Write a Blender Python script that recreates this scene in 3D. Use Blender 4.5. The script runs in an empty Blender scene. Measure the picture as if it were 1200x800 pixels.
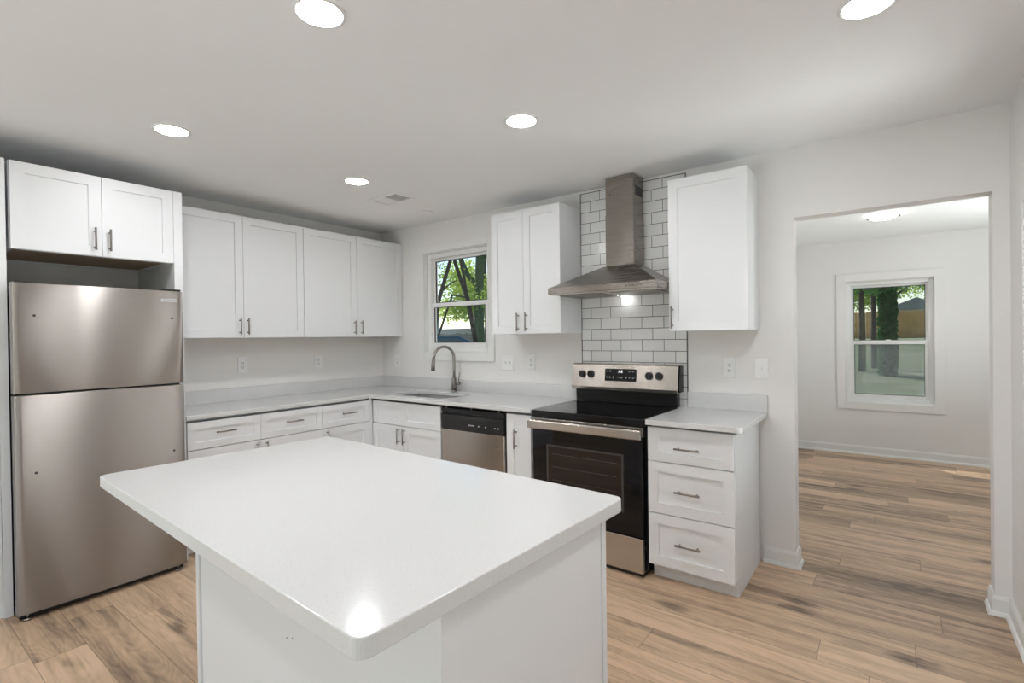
import bpy, bmesh, math, random
from mathutils import Vector, Matrix
PI = math.pi
R = math.radians
S = bpy.context.scene
C = S.collection

# ------------------------------------------------------------------ camera
cd = bpy.data.cameras.new('camera')
cam = bpy.data.objects.new('camera', cd); C.objects.link(cam); S.camera = cam
cd.sensor_width = 36.0; cd.lens = 593.63 / 1200 * 36.0
cd.clip_start = 0.02; cd.clip_end = 400
yaw, pit, rol = R(37.056), R(-0.412), R(-0.771)
F = Vector((-math.sin(yaw)*math.cos(pit), math.cos(yaw)*math.cos(pit), math.sin(pit)))
Rt = Vector((math.cos(yaw), math.sin(yaw), 0)); Up = Rt.cross(F)
R2 = Rt*math.cos(rol) + Up*math.sin(rol); U2 = -Rt*math.sin(rol) + Up*math.cos(rol)
M = Matrix.Identity(4)
for i in range(3):
    M[i][0] = R2[i]; M[i][1] = U2[i]; M[i][2] = -F[i]
M.translation = Vector((4.248, -3.397, 1.388))
cam.matrix_world = M

# ------------------------------------------------------------------ exposure, world, sun
S.view_settings.view_transform = 'Standard'
S.view_settings.look = 'None'
S.view_settings.exposure = 0.0
S.view_settings.gamma = 1.0
S.view_settings.use_curve_mapping = False
LED = 129.0            # recessed lamp radiance
DAY = 1.0              # sky strength
SUN = 9.0
W = bpy.data.worlds.new('sky'); S.world = W; W.use_nodes = True
wn = W.node_tree.nodes; wl = W.node_tree.links
bg = wn['Background']
sky = wn.new('ShaderNodeTexSky'); sky.sky_type = 'NISHITA'; sky.sun_disc = False
sky.sun_elevation = R(43); sky.sun_rotation = R(-60); sky.air_density = 1.0; sky.dust_density = .4
wl.new(sky.outputs['Color'], bg.inputs['Color']); bg.inputs['Strength'].default_value = 0.16*DAY
sl = bpy.data.lights.new('sun', 'SUN'); sl.energy = SUN; sl.angle = R(0.6); sl.color = (1.0, .95, .86)
so = bpy.data.objects.new('sun', sl); C.objects.link(so)
SUND = Vector((.50, -.36, -.69)).normalized()
so.rotation_euler = SUND.to_track_quat('-Z', 'Y').to_euler(); so.location = (-6, 6, 9)
def area(name, loc, direction, sx, sy, power, color=(1, 1, 1)):
    l = bpy.data.lights.new(name, 'AREA'); l.shape = 'RECTANGLE'; l.size = sx; l.size_y = sy
    l.energy = power; l.color = color
    o = bpy.data.objects.new(name, l); C.objects.link(o); o.location = loc
    o.rotation_euler = Vector(direction).to_track_quat('-Z', 'Y').to_euler()
    return o
area('ceiling_fill_rear', (1.9, -7.0, .15), (.05, .75, .66), 2.4, 1.4, 126, (.97, .985, 1.0))  # added fill lamp behind the camera, aimed up to lift the ceiling
area('ceiling_fill_right', (5.5, -.72, .5), (-.75, -.1, 0.66), .9, 1.2, 42, (.97, .985, 1.0))  # added fill outside the right-hand window, tilted up at the ceiling
area('fill_rear_right', (5.2, -4.4, 1.3), (-1, 0, -.1), 2.0, 1.7, 12, (.97, .985, 1.0))  # added level fill from the right, behind the camera
area('fill_far_room', (6.6, 1.8, .7), (-.8, 0, .6), 1.6, 1.4, 190, (.97, .985, 1.0))  # added out-of-view fill that brightens the far room

# ------------------------------------------------------------------ materials
def nodes(name):
    m = bpy.data.materials.new(name); m.use_nodes = True
    nt = m.node_tree; return m, nt, nt.nodes['Principled BSDF']
def mat(name, col, rough=.5, metal=0, bump=0, bscale=200, var=0, vscale=6, coat=0, spec=None, aniso=0):
    m, nt, b = nodes(name); n = nt.nodes; l = nt.links
    b.inputs['Base Color'].default_value = (*col, 1); b.inputs['Roughness'].default_value = rough
    b.inputs['Metallic'].default_value = metal
    if coat: b.inputs['Coat Weight'].default_value = coat; b.inputs['Coat Roughness'].default_value = .05
    if spec is not None: b.inputs['Specular IOR Level'].default_value = spec
    tc = n.new('ShaderNodeTexCoord')
    no = n.new('ShaderNodeTexNoise'); no.inputs['Scale'].default_value = vscale; no.inputs['Detail'].default_value = 4
    l.new(tc.outputs['Object'], no.inputs['Vector'])
    mx = n.new('ShaderNodeMix'); mx.data_type = 'RGBA'
    v = max(var, .01)
    mx.inputs['A'].default_value = (*[c*(1-v) for c in col], 1); mx.inputs['B'].default_value = (*[min(1, c*(1+v)) for c in col], 1)
    l.new(no.outputs['Fac'], mx.inputs['Factor']); l.new(mx.outputs['Result'], b.inputs['Base Color'])
    if bump:
        n2 = n.new('ShaderNodeTexNoise'); n2.inputs['Scale'].default_value = bscale; n2.inputs['Detail'].default_value = 3
        l.new(tc.outputs['Object'], n2.inputs['Vector'])
        bp = n.new('ShaderNodeBump'); bp.inputs['Strength'].default_value = bump; bp.inputs['Distance'].default_value = .002
        l.new(n2.outputs['Fac'], bp.inputs['Height']); l.new(bp.outputs['Normal'], b.inputs['Normal'])
    if aniso:
        b.inputs['Anisotropic'].default_value = aniso
    return m
def emis(name, col, s):
    m, nt, b = nodes(name)
    b.inputs['Base Color'].default_value = (*col, 1)
    b.inputs['Emission Color'].default_value = (*col, 1); b.inputs['Emission Strength'].default_value = s
    return m
def steel(name, col, rough, wave=0.0, stretch=(2, 2, 240), wscale=1.6, aniso=.85, rot=0.25):
    m, nt, b = nodes(name); n = nt.nodes; l = nt.links
    b.inputs['Metallic'].default_value = 1; b.inputs['Roughness'].default_value = rough
    b.inputs['Anisotropic'].default_value = aniso; b.inputs['Anisotropic Rotation'].default_value = rot
    tg = n.new('ShaderNodeTangent'); tg.direction_type = 'RADIAL'; tg.axis = 'Z'
    l.new(tg.outputs['Tangent'], b.inputs['Tangent'])
    tc = n.new('ShaderNodeTexCoord'); mp = n.new('ShaderNodeMapping'); mp.inputs['Scale'].default_value = stretch
    l.new(tc.outputs['Object'], mp.inputs['Vector'])
    no = n.new('ShaderNodeTexNoise'); no.inputs['Scale'].default_value = 3; no.inputs['Detail'].default_value = 5
    l.new(mp.outputs['Vector'], no.inputs['Vector'])
    mx = n.new('ShaderNodeMix'); mx.data_type = 'RGBA'
    mx.inputs['A'].default_value = (*[c*.94 for c in col], 1); mx.inputs['B'].default_value = (*[min(1, c*1.05) for c in col], 1)
    l.new(no.outputs['Fac'], mx.inputs['Factor']); l.new(mx.outputs['Result'], b.inputs['Base Color'])
    mr = n.new('ShaderNodeMapRange'); mr.inputs['To Min'].default_value = rough*.85; mr.inputs['To Max'].default_value = rough*1.2
    l.new(no.outputs['Fac'], mr.inputs['Value']); l.new(mr.outputs['Result'], b.inputs['Roughness'])
    if wave:
        m2 = n.new('ShaderNodeMapping'); m2.inputs['Scale'].default_value = (1.5, 1.5, .8)
        l.new(tc.outputs['Object'], m2.inputs['Vector'])
        n2 = n.new('ShaderNodeTexNoise'); n2.inputs['Scale'].default_value = wscale; n2.inputs['Detail'].default_value = 1
        l.new(m2.outputs['Vector'], n2.inputs['Vector'])
        bp = n.new('ShaderNodeBump'); bp.inputs['Strength'].default_value = 1.0; bp.inputs['Distance'].default_value = wave
        l.new(n2.outputs['Fac'], bp.inputs['Height']); l.new(bp.outputs['Normal'], b.inputs['Normal'])
    return m

def floor_mat():
    m, nt, b = nodes('oak_plank_floor'); n = nt.nodes; l = nt.links
    def mth(op, a, bb=None, c=None):
        x = n.new('ShaderNodeMath'); x.operation = op
        for i, v in enumerate((a, bb, c)):
            if v is None: continue
            if isinstance(v, (int, float)): x.inputs[i].default_value = v
            else: l.new(v, x.inputs[i])
        return x.outputs[0]
    tc = n.new('ShaderNodeTexCoord'); sp = n.new('ShaderNodeSeparateXYZ'); l.new(tc.outputs['Object'], sp.inputs[0])
    X, Y = sp.outputs[0], sp.outputs[1]
    ry = mth('DIVIDE', Y, .182); row = mth('FLOOR', ry); fy = mth('FRACT', ry)
    w1 = n.new('ShaderNodeTexWhiteNoise'); w1.noise_dimensions = '1D'; l.new(row, w1.inputs['W'])
    rx = mth('ADD', mth('DIVIDE', X, 1.22), mth('MULTIPLY', w1.outputs['Value'], 5.0)); col = mth('FLOOR', rx); fx = mth('FRACT', rx)
    cv = n.new('ShaderNodeCombineXYZ'); l.new(row, cv.inputs[0]); l.new(col, cv.inputs[1])
    w2 = n.new('ShaderNodeTexWhiteNoise'); w2.noise_dimensions = '2D'; l.new(cv.outputs[0], w2.inputs['Vector'])
    rnd = w2.outputs['Value']
    # broad grain
    gv = n.new('ShaderNodeCombineXYZ'); l.new(mth('MULTIPLY', X, .62), gv.inputs[0]); l.new(mth('MULTIPLY', Y, 9.0), gv.inputs[1]); l.new(mth('MULTIPLY', rnd, 40), gv.inputs[2])
    g1 = n.new('ShaderNodeTexNoise'); g1.inputs['Scale'].default_value = 1.6; g1.inputs['Detail'].default_value = 6; g1.inputs['Roughness'].default_value = .62; g1.inputs['Distortion'].default_value = .7
    l.new(gv.outputs[0], g1.inputs['Vector'])
    # fine grain
    gv2 = n.new('ShaderNodeCombineXYZ'); l.new(mth('MULTIPLY', X, 3.0), gv2.inputs[0]); l.new(mth('MULTIPLY', Y, 60.0), gv2.inputs[1]); l.new(mth('MULTIPLY', rnd, 33), gv2.inputs[2])
    g2 = n.new('ShaderNodeTexNoise'); g2.inputs['Scale'].default_value = 1.5; g2.inputs['Detail'].default_value = 4
    l.new(gv2.outputs[0], g2.inputs['Vector'])
    # cathedral rings
    gv3 = n.new('ShaderNodeCombineXYZ'); l.new(mth('MULTIPLY', X, 1.6), gv3.inputs[0]); l.new(mth('MULTIPLY', Y, 9.0), gv3.inputs[1]); l.new(mth('MULTIPLY', rnd, 21), gv3.inputs[2])
    g3 = n.new('ShaderNodeTexNoise'); g3.inputs['Scale'].default_value = .9; g3.inputs['Detail'].default_value = 1.5
    l.new(gv3.outputs[0], g3.inputs['Vector'])
    rings = mth('SINE', mth('MULTIPLY', g3.outputs['Fac'], 95.0))
    # knots
    vo = n.new('ShaderNodeTexVoronoi'); vo.inputs['Scale'].default_value = 1.0; vo.inputs['Randomness'].default_value = 1
    kv = n.new('ShaderNodeCombineXYZ'); l.new(mth('MULTIPLY', X, 2.1), kv.inputs[0]); l.new(mth('MULTIPLY', Y, 4.6), kv.inputs[1])
    l.new(kv.outputs[0], vo.inputs['Vector'])
    kd = mth('ADD', vo.outputs['Distance'], mth('MULTIPLY', g1.outputs['Fac'], .22))
    kr = n.new('ShaderNodeMapRange'); kr.inputs['From Min'].default_value = .17; kr.inputs['From Max'].default_value = .34; kr.inputs['To Min'].default_value = 1; kr.inputs['To Max'].default_value = 0
    l.new(kd, kr.inputs['Value'])
    t = mth('ADD', mth('MULTIPLY', g1.outputs['Fac'], 1.55), mth('MULTIPLY', rnd, .42))
    t = mth('ADD', t, mth('MULTIPLY', g2.outputs['Fac'], .34))
    t = mth('ADD', t, mth('MULTIPLY', rings, .05))
    t = mth('SUBTRACT', t, mth('MULTIPLY', kr.outputs['Result'], .36))
    rp = n.new('ShaderNodeValToRGB'); l.new(mth('SUBTRACT', t, .67), rp.inputs['Fac'])
    e = rp.color_ramp.elements
    e[0].position = .0; e[0].color = (.13, .088, .06, 1)
    e[1].position = .78; e[1].color = (.66, .475, .325, 1)
    a = e.new(.22); a.color = (.285, .2, .137, 1)
    a = e.new(.42); a.color = (.45, .315, .208, 1)
    a = e.new(.6); a.color = (.56, .395, .264, 1)
    # seams
    ey = mth('MULTIPLY', mth('MINIMUM', fy, mth('SUBTRACT', 1.0, fy)), .182)
    ex = mth('MULTIPLY', mth('MINIMUM', fx, mth('SUBTRACT', 1.0, fx)), 1.22)
    ed = mth('MINIMUM', ex, ey)
    sr = n.new('ShaderNodeMapRange'); sr.inputs['From Min'].default_value = .0004; sr.inputs['From Max'].default_value = .0022; sr.inputs['To Min'].default_value = .42; sr.inputs['To Max'].default_value = 1
    l.new(ed, sr.inputs['Value'])
    mx = n.new('ShaderNodeMix'); mx.data_type = 'RGBA'; mx.blend_type = 'MULTIPLY'; mx.inputs['Factor'].default_value = 1
    l.new(rp.outputs['Color'], mx.inputs['A']); l.new(sr.outputs['Result'], mx.inputs['B'])
    l.new(mx.outputs['Result'], b.inputs['Base Color'])
    mr = n.new('ShaderNodeMapRange'); mr.inputs['To Min'].default_value = .34; mr.inputs['To Max'].default_value = .5
    l.new(g2.outputs['Fac'], mr.inputs['Value']); l.new(mr.outputs['Result'], b.inputs['Roughness'])
    bp = n.new('ShaderNodeBump'); bp.inputs['Strength'].default_value = .35; bp.inputs['Distance'].default_value = .001
    l.new(mth('ADD', g2.outputs['Fac'], sr.outputs['Result']), bp.inputs['Height']); l.new(bp.outputs['Normal'], b.inputs['Normal'])
    return m
def tile_mat():
    m, nt, b = nodes('white_subway_tile_dark_grout'); n = nt.nodes; l = nt.links
    tc = n.new('ShaderNodeTexCoord'); mp = n.new('ShaderNodeMapping')
    sp = n.new('ShaderNodeSeparateXYZ'); l.new(tc.outputs['Object'], sp.inputs[0])
    cb = n.new('ShaderNodeCombineXYZ'); l.new(sp.outputs[0], cb.inputs[0]); l.new(sp.outputs[2], cb.inputs[1])
    l.new(cb.outputs[0], mp.inputs['Vector'])
    # object origin at the sheet's lower left corner; a brick row starts at z = 1.204
    mp.inputs['Location'].default_value = (.0, .0, 0)
    br = n.new('ShaderNodeTexBrick'); l.new(mp.outputs['Vector'], br.inputs['Vector'])
    br.inputs['Scale'].default_value = 1; br.inputs['Brick Width'].default_value = .1583; br.inputs['Row Height'].default_value = .0796
    br.inputs['Mortar Size'].default_value = .0019; br.inputs['Mortar Smooth'].default_value = .1; br.inputs['Bias'].default_value = 0
    br.offset = .5; br.inputs['Color1'].default_value = (.74, .74, .735, 1); br.inputs['Color2'].default_value = (.80, .80, .795, 1)
    br.inputs['Mortar'].default_value = (.10, .10, .105, 1)
    l.new(br.outputs['Color'], b.inputs['Base Color'])
    mr = n.new('ShaderNodeMapRange'); mr.inputs['To Min'].default_value = .12; mr.inputs['To Max'].default_value = .8
    l.new(br.outputs['Fac'], mr.inputs['Value']); l.new(mr.outputs['Result'], b.inputs['Roughness'])
    bp = n.new('ShaderNodeBump'); bp.inputs['Strength'].default_value = .8; bp.inputs['Distance'].default_value = .002; bp.invert = True
    l.new(br.outputs['Fac'], bp.inputs['Height']); l.new(bp.outputs['Normal'], b.inputs['Normal'])
    return m
def quartz_mat():
    m, nt, b = nodes('white_quartz'); n = nt.nodes; l = nt.links
    tc = n.new('ShaderNodeTexCoord'); no = n.new('ShaderNodeTexNoise'); no.inputs['Scale'].default_value = 260; no.inputs['Detail'].default_value = 2
    l.new(tc.outputs['Object'], no.inputs['Vector'])
    rp = n.new('ShaderNodeValToRGB'); l.new(no.outputs['Fac'], rp.inputs['Fac'])
    rp.color_ramp.elements[0].position = .30; rp.color_ramp.elements[0].color = (.62, .617, .61, 1)
    rp.color_ramp.elements[1].position = .42; rp.color_ramp.elements[1].color = (.68, .68, .678, 1)
    l.new(rp.outputs['Color'], b.inputs['Base Color']); b.inputs['Roughness'].default_value = .13
    return m
def glass_mat(name, tint=(.96, .98, .97), refl=.06, rough=0.0):
    m = bpy.data.materials.new(name); m.use_nodes = True; nt = m.node_tree; n = nt.nodes; l = nt.links
    n.remove(n['Principled BSDF'])
    t = n.new('ShaderNodeBsdfTransparent'); t.inputs[0].default_value = (*tint, 1)
    g = n.new('ShaderNodeBsdfGlossy'); g.inputs['Roughness'].default_value = rough
    lw = n.new('ShaderNodeLayerWeight'); lw.inputs['Blend'].default_value = .5
    pw = n.new('ShaderNodeMath'); pw.operation = 'POWER'; l.new(lw.outputs['Facing'], pw.inputs[0]); pw.inputs[1].default_value = 4
    fr = n.new('ShaderNodeMath'); fr.operation = 'MULTIPLY_ADD'; l.new(pw.outputs[0], fr.inputs[0]); fr.inputs[1].default_value = .6; fr.inputs[2].default_value = .03
    mx = n.new('ShaderNodeMixShader'); l.new(fr.outputs[0], mx.inputs[0]); l.new(t.outputs[0], mx.inputs[1]); l.new(g.outputs[0], mx.inputs[2])
    l.new(mx.outputs[0], n['Material Output'].inputs['Surface'])
    return m
def screen_mat():
    m = bpy.data.materials.new('insect_screen_mesh'); m.use_nodes = True; nt = m.node_tree; n = nt.nodes; l = nt.links
    n.remove(n['Principled BSDF'])
    t = n.new('ShaderNodeBsdfTransparent'); g = n.new('ShaderNodeBsdfDiffuse'); g.inputs[0].default_value = (.32, .34, .36, 1)
    mx = n.new('ShaderNodeMixShader'); mx.inputs[0].default_value = .38
    l.new(t.outputs[0], mx.inputs[1]); l.new(g.outputs[0], mx.inputs[2]); l.new(mx.outputs[0], n['Material Output'].inputs['Surface'])
    return m
def leaf_mat(name, c1, c2):
    m = bpy.data.materials.new(name); m.use_nodes = True; nt = m.node_tree; n = nt.nodes; l = nt.links
    n.remove(n['Principled BSDF'])
    tc = n.new('ShaderNodeTexCoord'); no = n.new('ShaderNodeTexNoise'); no.inputs['Scale'].default_value = 2.5
    l.new(tc.outputs['Object'], no.inputs['Vector'])
    mx = n.new('ShaderNodeMix'); mx.data_type = 'RGBA'; mx.inputs['A'].default_value = (*c1, 1); mx.inputs['B'].default_value = (*c2, 1)
    l.new(no.outputs['Fac'], mx.inputs['Factor'])
    d = n.new('ShaderNodeBsdfDiffuse'); t = n.new('ShaderNodeBsdfTranslucent')
    l.new(mx.outputs['Result'], d.inputs[0]); l.new(mx.outputs['Result'], t.inputs[0])
    ms = n.new('ShaderNodeMixShader'); ms.inputs[0].default_value = .55
    l.new(d.outputs[0], ms.inputs[1]); l.new(t.outputs[0], ms.inputs[2]); l.new(ms.outputs[0], n['Material Output'].inputs['Surface'])
    return m
def ground_mat():
    m, nt, b = nodes('yard_ground'); n = nt.nodes; l = nt.links
    tc = n.new('ShaderNodeTexCoord'); mp = n.new('ShaderNodeMapping'); mp.inputs['Scale'].default_value = (.5, 1, 1)
    l.new(tc.outputs['Object'], mp.inputs['Vector'])
    no = n.new('ShaderNodeTexNoise'); no.inputs['Scale'].default_value = .9; no.inputs['Detail'].default_value = 8; no.inputs['Roughness'].default_value = .7
    l.new(mp.outputs['Vector'], no.inputs['Vector'])
    rp = n.new('ShaderNodeValToRGB'); l.new(no.outputs['Fac'], rp.inputs['Fac']); e = rp.color_ramp.elements
    e[0].position = .34; e[0].color = (.05, .11, .03, 1); e[1].position = .62; e[1].color = (.20, .20, .16, 1)
    a = e.new(.5); a.color = (.12, .15, .09, 1)
    l.new(rp.outputs['Color'], b.inputs['Base Color']); b.inputs['Roughness'].default_value = .95
    return m
MW = mat('wall_paint_light_grey', (.81, .795, .78), .6, bump=.25, bscale=300)
MC = mat('ceiling_paint', (.89, .895, .90), .8, bump=.2, bscale=200)
MT = mat('trim_paint_white', (.80, .80, .79), .35)
MCab = mat('cabinet_paint_white', (.785, .795, .81), .38)
MTan = mat('raw_maple_ply', (.50, .38, .26), .6, var=.08, vscale=12)
MDkInt = mat('unpainted_grey_wall', (.30, .30, .30), .8)
MQ = quartz_mat(); MF = floor_mat(); MTile = tile_mat()
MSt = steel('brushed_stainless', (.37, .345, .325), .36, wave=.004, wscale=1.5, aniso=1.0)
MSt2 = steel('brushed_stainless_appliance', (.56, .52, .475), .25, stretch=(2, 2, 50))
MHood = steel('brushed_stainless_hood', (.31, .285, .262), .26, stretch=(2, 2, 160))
MNk = steel('brushed_nickel', (.30, .275, .255), .30, stretch=(60, 60, 60), aniso=0)
MSink = steel('sink_stainless', (.45, .45, .45), .3, stretch=(40, 40, 40), aniso=0)
MBlk = mat('black_glass', (.006, .006, .007), .05, spec=.35)
MBlk2 = mat('black_plastic', (.015, .015, .016), .32)
MBlkM = mat('black_enamel', (.008, .008, .008), .2, spec=.3)
MGrey = mat('dark_grey_painted_steel', (.10, .10, .105), .45)
MOven = mat('oven_window_glass', (.016, .012, .011), .06)
MRack = mat('dim_chrome_rack', (.13, .12, .12), .3, metal=1)
MBurn = mat('burner_ring_print', (.05, .05, .052), .15)
MPlas = mat('white_plastic', (.86, .86, .86), .3)
MSlot = mat('dark_slot', (.03, .03, .03), .6)
MTxt = emis('panel_white_print', (.75, .75, .75), .12)
MDig = emis('display_digits', (.9, .95, 1), 1.2)
MBadge = mat('badge_silver', (.80, .80, .82), .25, metal=.6)
MInk = mat('badge_ink', (.10, .09, .12), .4)
MLens = emis('led_lens', (.985, .985, 1.0), LED)
MLens2 = emis('flush_lens', (1, .985, .96), 34)
MHL = emis('hood_led', (1, 1, 1), 22)
MGl = glass_mat('window_glass'); MScr = screen_mat()
MVinyl = mat('white_vinyl', (.82, .82, .81), .35)
MSeal = mat('dark_glazing_seal', (.06, .06, .065), .6)
MBark = mat('tree_bark', (.07, .055, .045), .95, bump=1, bscale=14, var=.4, vscale=5)
MMoss = mat('mossy_bark', (.075, .115, .065), .95, bump=1, bscale=14, var=.4, vscale=3)
ML1 = leaf_mat('leaves_bright', (.20, .34, .05), (.50, .60, .14)); ML2 = leaf_mat('leaves_mid', (.06, .20, .06), (.17, .36, .10))
ML3 = leaf_mat('ivy_leaves', (.018, .085, .025), (.05, .17, .04)); MG = ground_mat()
MFence = mat('cedar_fence_board', (.50, .29, .11), .85, var=.35, vscale=1.3)
MFGrey = mat('weathered_fence_board', (.26, .25, .23), .9, var=.3, vscale=2)
MCar = mat('dark_blue_car_paint', (.03, .09, .15), .15, coat=.6)
MCarG = mat('car_window_glass', (.04, .10, .12), .05)
MTyre = mat('tyre_rubber', (.02, .02, .02), .8)
MHouse = mat('pale_blue_siding', (.45, .55, .66), .8); MWhH = mat('white_siding', (.50, .50, .49), .8)
MRoofG = mat('grey_shingles', (.22, .24, .27), .9, var=.2)
MRoofR = mat('pale_shingles', (.45, .44, .43), .9, var=.2)

# ------------------------------------------------------------------ mesh helpers
class MB:
    def __init__(s): s.b = bmesh.new()
    def box(s, x0, x1, y0, y1, z0, z1):
        v = [s.b.verts.new(p) for p in ((x0,y0,z0),(x1,y0,z0),(x1,y1,z0),(x0,y1,z0),(x0,y0,z1),(x1,y0,z1),(x1,y1,z1),(x0,y1,z1))]
        for f in ((0,3,2,1),(4,5,6,7),(0,1,5,4),(1,2,6,5),(2,3,7,6),(3,0,4,7)): s.b.faces.new([v[i] for i in f])
        return s
    def hexa(s, pts):
        v = [s.b.verts.new(p) for p in pts]
        for f in ((0,3,2,1),(4,5,6,7),(0,1,5,4),(1,2,6,5),(2,3,7,6),(3,0,4,7)): s.b.faces.new([v[i] for i in f])
        return s
    def prism(s, poly, axis, a0, a1):
        def P(u, v, a): return {0: (a, u, v), 1: (u, a, v), 2: (u, v, a)}[axis]
        A = [s.b.verts.new(P(u, v, a0)) for u, v in poly]; B = [s.b.verts.new(P(u, v, a1)) for u, v in poly]
        n = len(poly); s.b.faces.new(A[::-1]); s.b.faces.new(B)
        for i in range(n): s.b.faces.new((A[i], A[(i+1) % n], B[(i+1) % n], B[i]))
        return s
    def tube(s, path, rad, seg=12, smooth=True):
        path = [Vector(p) for p in path]; n = len(path)
        rad = rad if isinstance(rad, (list, tuple)) else [rad]*n
        rings = []; up = None
        for i, p in enumerate(path):
            t = (path[min(i+1, n-1)] - path[max(i-1, 0)]).normalized()
            if up is None:
                a = Vector((0, 0, 1)) if abs(t.z) < .9 else Vector((1, 0, 0)); up = t.cross(a).normalized()
            else: up = (up - t*up.dot(t)).normalized()
            w = t.cross(up)
            rings.append([s.b.verts.new(p + (up*math.cos(2*PI*k/seg) + w*math.sin(2*PI*k/seg))*rad[i]) for k in range(seg)])
        for i in range(n-1):
            for k in range(seg):
                f = s.b.faces.new((rings[i][k], rings[i][(k+1) % seg], rings[i+1][(k+1) % seg], rings[i+1][k])); f.smooth = smooth
        s.b.faces.new(rings[0][::-1]); s.b.faces.new(rings[-1])
        return s
    def cyl(s, p0, p1, r, seg=20, r1=None): return s.tube([p0, p1], [r, r if r1 is None else r1], seg)
    def quad(s, pts):
        s.b.faces.new([s.b.verts.new(p) for p in pts]); return s
def obj(name, mb, m, parent=None, loc=(0, 0, 0), bev=0, seg=2, auto=False):
    me = bpy.data.meshes.new(name)
    bmesh.ops.recalc_face_normals(mb.b, faces=mb.b.faces[:])
    mb.b.to_mesh(me); mb.b.free(); me.materials.append(m)
    o = bpy.data.objects.new(name, me); C.objects.link(o); o.location = loc
    if parent: o.parent = parent
    if bev:
        b = o.modifiers.new('bevel', 'BEVEL'); b.width = bev; b.segments = seg; b.limit_method = 'ANGLE'; b.angle_limit = R(35)
    return o
def tag(o, label, cat, group=None, kind=None):
    o['label'] = label; o['category'] = cat
    if group: o['group'] = group
    if kind: o['kind'] = kind
    return o
def thing(name, label, cat, loc=(0, 0, 0), rz=0, group=None):
    o = bpy.data.objects.new(name, None); C.objects.link(o); o.location = loc; o.rotation_euler = (0, 0, rz); o.empty_display_size = .1
    return tag(o, label, cat, group)
def struct(name, mb, m, parent=None, bev=0, label=None):
    o = obj(name, mb, m, parent, bev=bev)
    if parent is None: o['kind'] = 'structure'
    return o
def copy_tree(o, loc, label, parent=None):
    c = o.copy(); C.objects.link(c)
    if parent: c.parent = parent
    else: c.location = loc; c['label'] = label
    for ch in o.children: copy_tree(ch, None, None, c)
    return c
def text(name, body, size, m, parent, loc, rot, extrude=.0004, align='CENTER'):
    cu = bpy.data.curves.new(name, 'FONT'); cu.body = body; cu.size = size; cu.extrude = extrude
    cu.align_x = align; cu.align_y = 'CENTER'
    t = bpy.data.objects.new(name+'_src', cu)
    C.objects.link(t); bpy.context.view_layer.update()
    me = bpy.data.meshes.new_from_object(t.evaluated_get(bpy.context.evaluated_depsgraph_get()))
    bpy.data.objects.remove(t)
    me.materials.clear(); me.materials.append(m)
    o = bpy.data.objects.new(name, me); C.objects.link(o); o.parent = parent; o.location = loc; o.rotation_euler = rot
    return o

# ------------------------------------------------------------------ room shell
H = 2.487; XR = 4.696; TW = .12
def wall_y(name, x0, x1, y0, y1, z0, z1, holes, m):
    """wall running along X between y0 and y1; holes = (xa, xb, za, zb); one welded mesh"""
    xs = sorted({x0, x1, *[h[0] for h in holes], *[h[1] for h in holes]}); zs = sorted({z0, z1, *[h[2] for h in holes], *[h[3] for h in holes]})
    return wall_grid(name, xs, zs, holes, lambda a, b, t: (a, t, b), y0, y1, m)
def wall_x(name, y0, y1, x0, x1, z0, z1, holes, m):
    ys = sorted({y0, y1, *[h[0] for h in holes], *[h[1] for h in holes]}); zs = sorted({z0, z1, *[h[2] for h in holes], *[h[3] for h in holes]})
    return wall_grid(name, ys, zs, holes, lambda a, b, t: (t, a, b), x0, x1, m)
def wall_grid(name, us, vs, holes, P, t0, t1, m):
    mb = MB(); b = mb.b; cache = {}
    def V(i, j, k):
        if (i, j, k) not in cache: cache[(i, j, k)] = b.verts.new(P(us[i], vs[j], (t0, t1)[k]))
        return cache[(i, j, k)]
    def solid(i, j):
        if i < 0 or j < 0 or i >= len(us)-1 or j >= len(vs)-1: return False
        cu = (us[i]+us[i+1])/2; cv = (vs[j]+vs[j+1])/2
        return not any(h[0] < cu < h[1] and h[2] < cv < h[3] for h in holes)
    for i in range(len(us)-1):
        for j in range(len(vs)-1):
            if not solid(i, j): continue
            for k in (0, 1): b.faces.new((V(i,j,k), V(i+1,j,k), V(i+1,j+1,k), V(i,j+1,k)))
            for di, dj, a, c in ((-1,0,(0,0),(0,1)), (1,0,(1,0),(1,1)), (0,-1,(0,0),(1,0)), (0,1,(0,1),(1,1))):
                if not solid(i+di, j+dj):
                    b.faces.new((V(i+a[0],j+a[1],0), V(i+c[0],j+c[1],0), V(i+c[0],j+c[1],1), V(i+a[0],j+a[1],1)))
    return struct(name, mb, m) if name.startswith('wall') else obj(name, mb, m)
D0, D1, DH = 3.774, 4.633, 2.073
YF = 3.65
YB = -6.2
wall_y('wall_back', 0, XR, 0, TW, 0, H, [(.64, 1.435, 1.262, 2.205), (D0, D1, 0, DH)], MW)
wall_x('wall_left', YB, TW, -TW, 0, 0, H, [], MW)
wall_x('wall_right', YB, TW, XR, XR+TW, 0, H, [(-.97, -.41, .55, 1.93), (-5.4, -3.5, .4, 2.1)], MW)
wall_y('wall_near', -TW, XR+TW, YB-TW, YB, 0, H, [(1.1, 3.7, .02, 2.1)], MW)
wall_y('wall_far_room_end', 2.9, 6.12, YF, YF+.14, 0, 2.45, [(3.797, 4.59, .60, 1.98)], MW)
wall_x('wall_far_room_left', TW, YF, 2.9, 3.0, 0, 2.45, [], MW)
wall_x('wall_far_room_right', TW, YF, 6.0, 6.12, 0, 2.45, [(1.1, 2.6, .8, 2.0)], MW)
wall_y('wall_far_room_near', XR+TW, 6.12, 0, TW, 0, 2.45, [], MW)
struct('floor', MB().box(-TW, 6.12, YB-TW, YF+.14, -.08, 0), MF)
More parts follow.
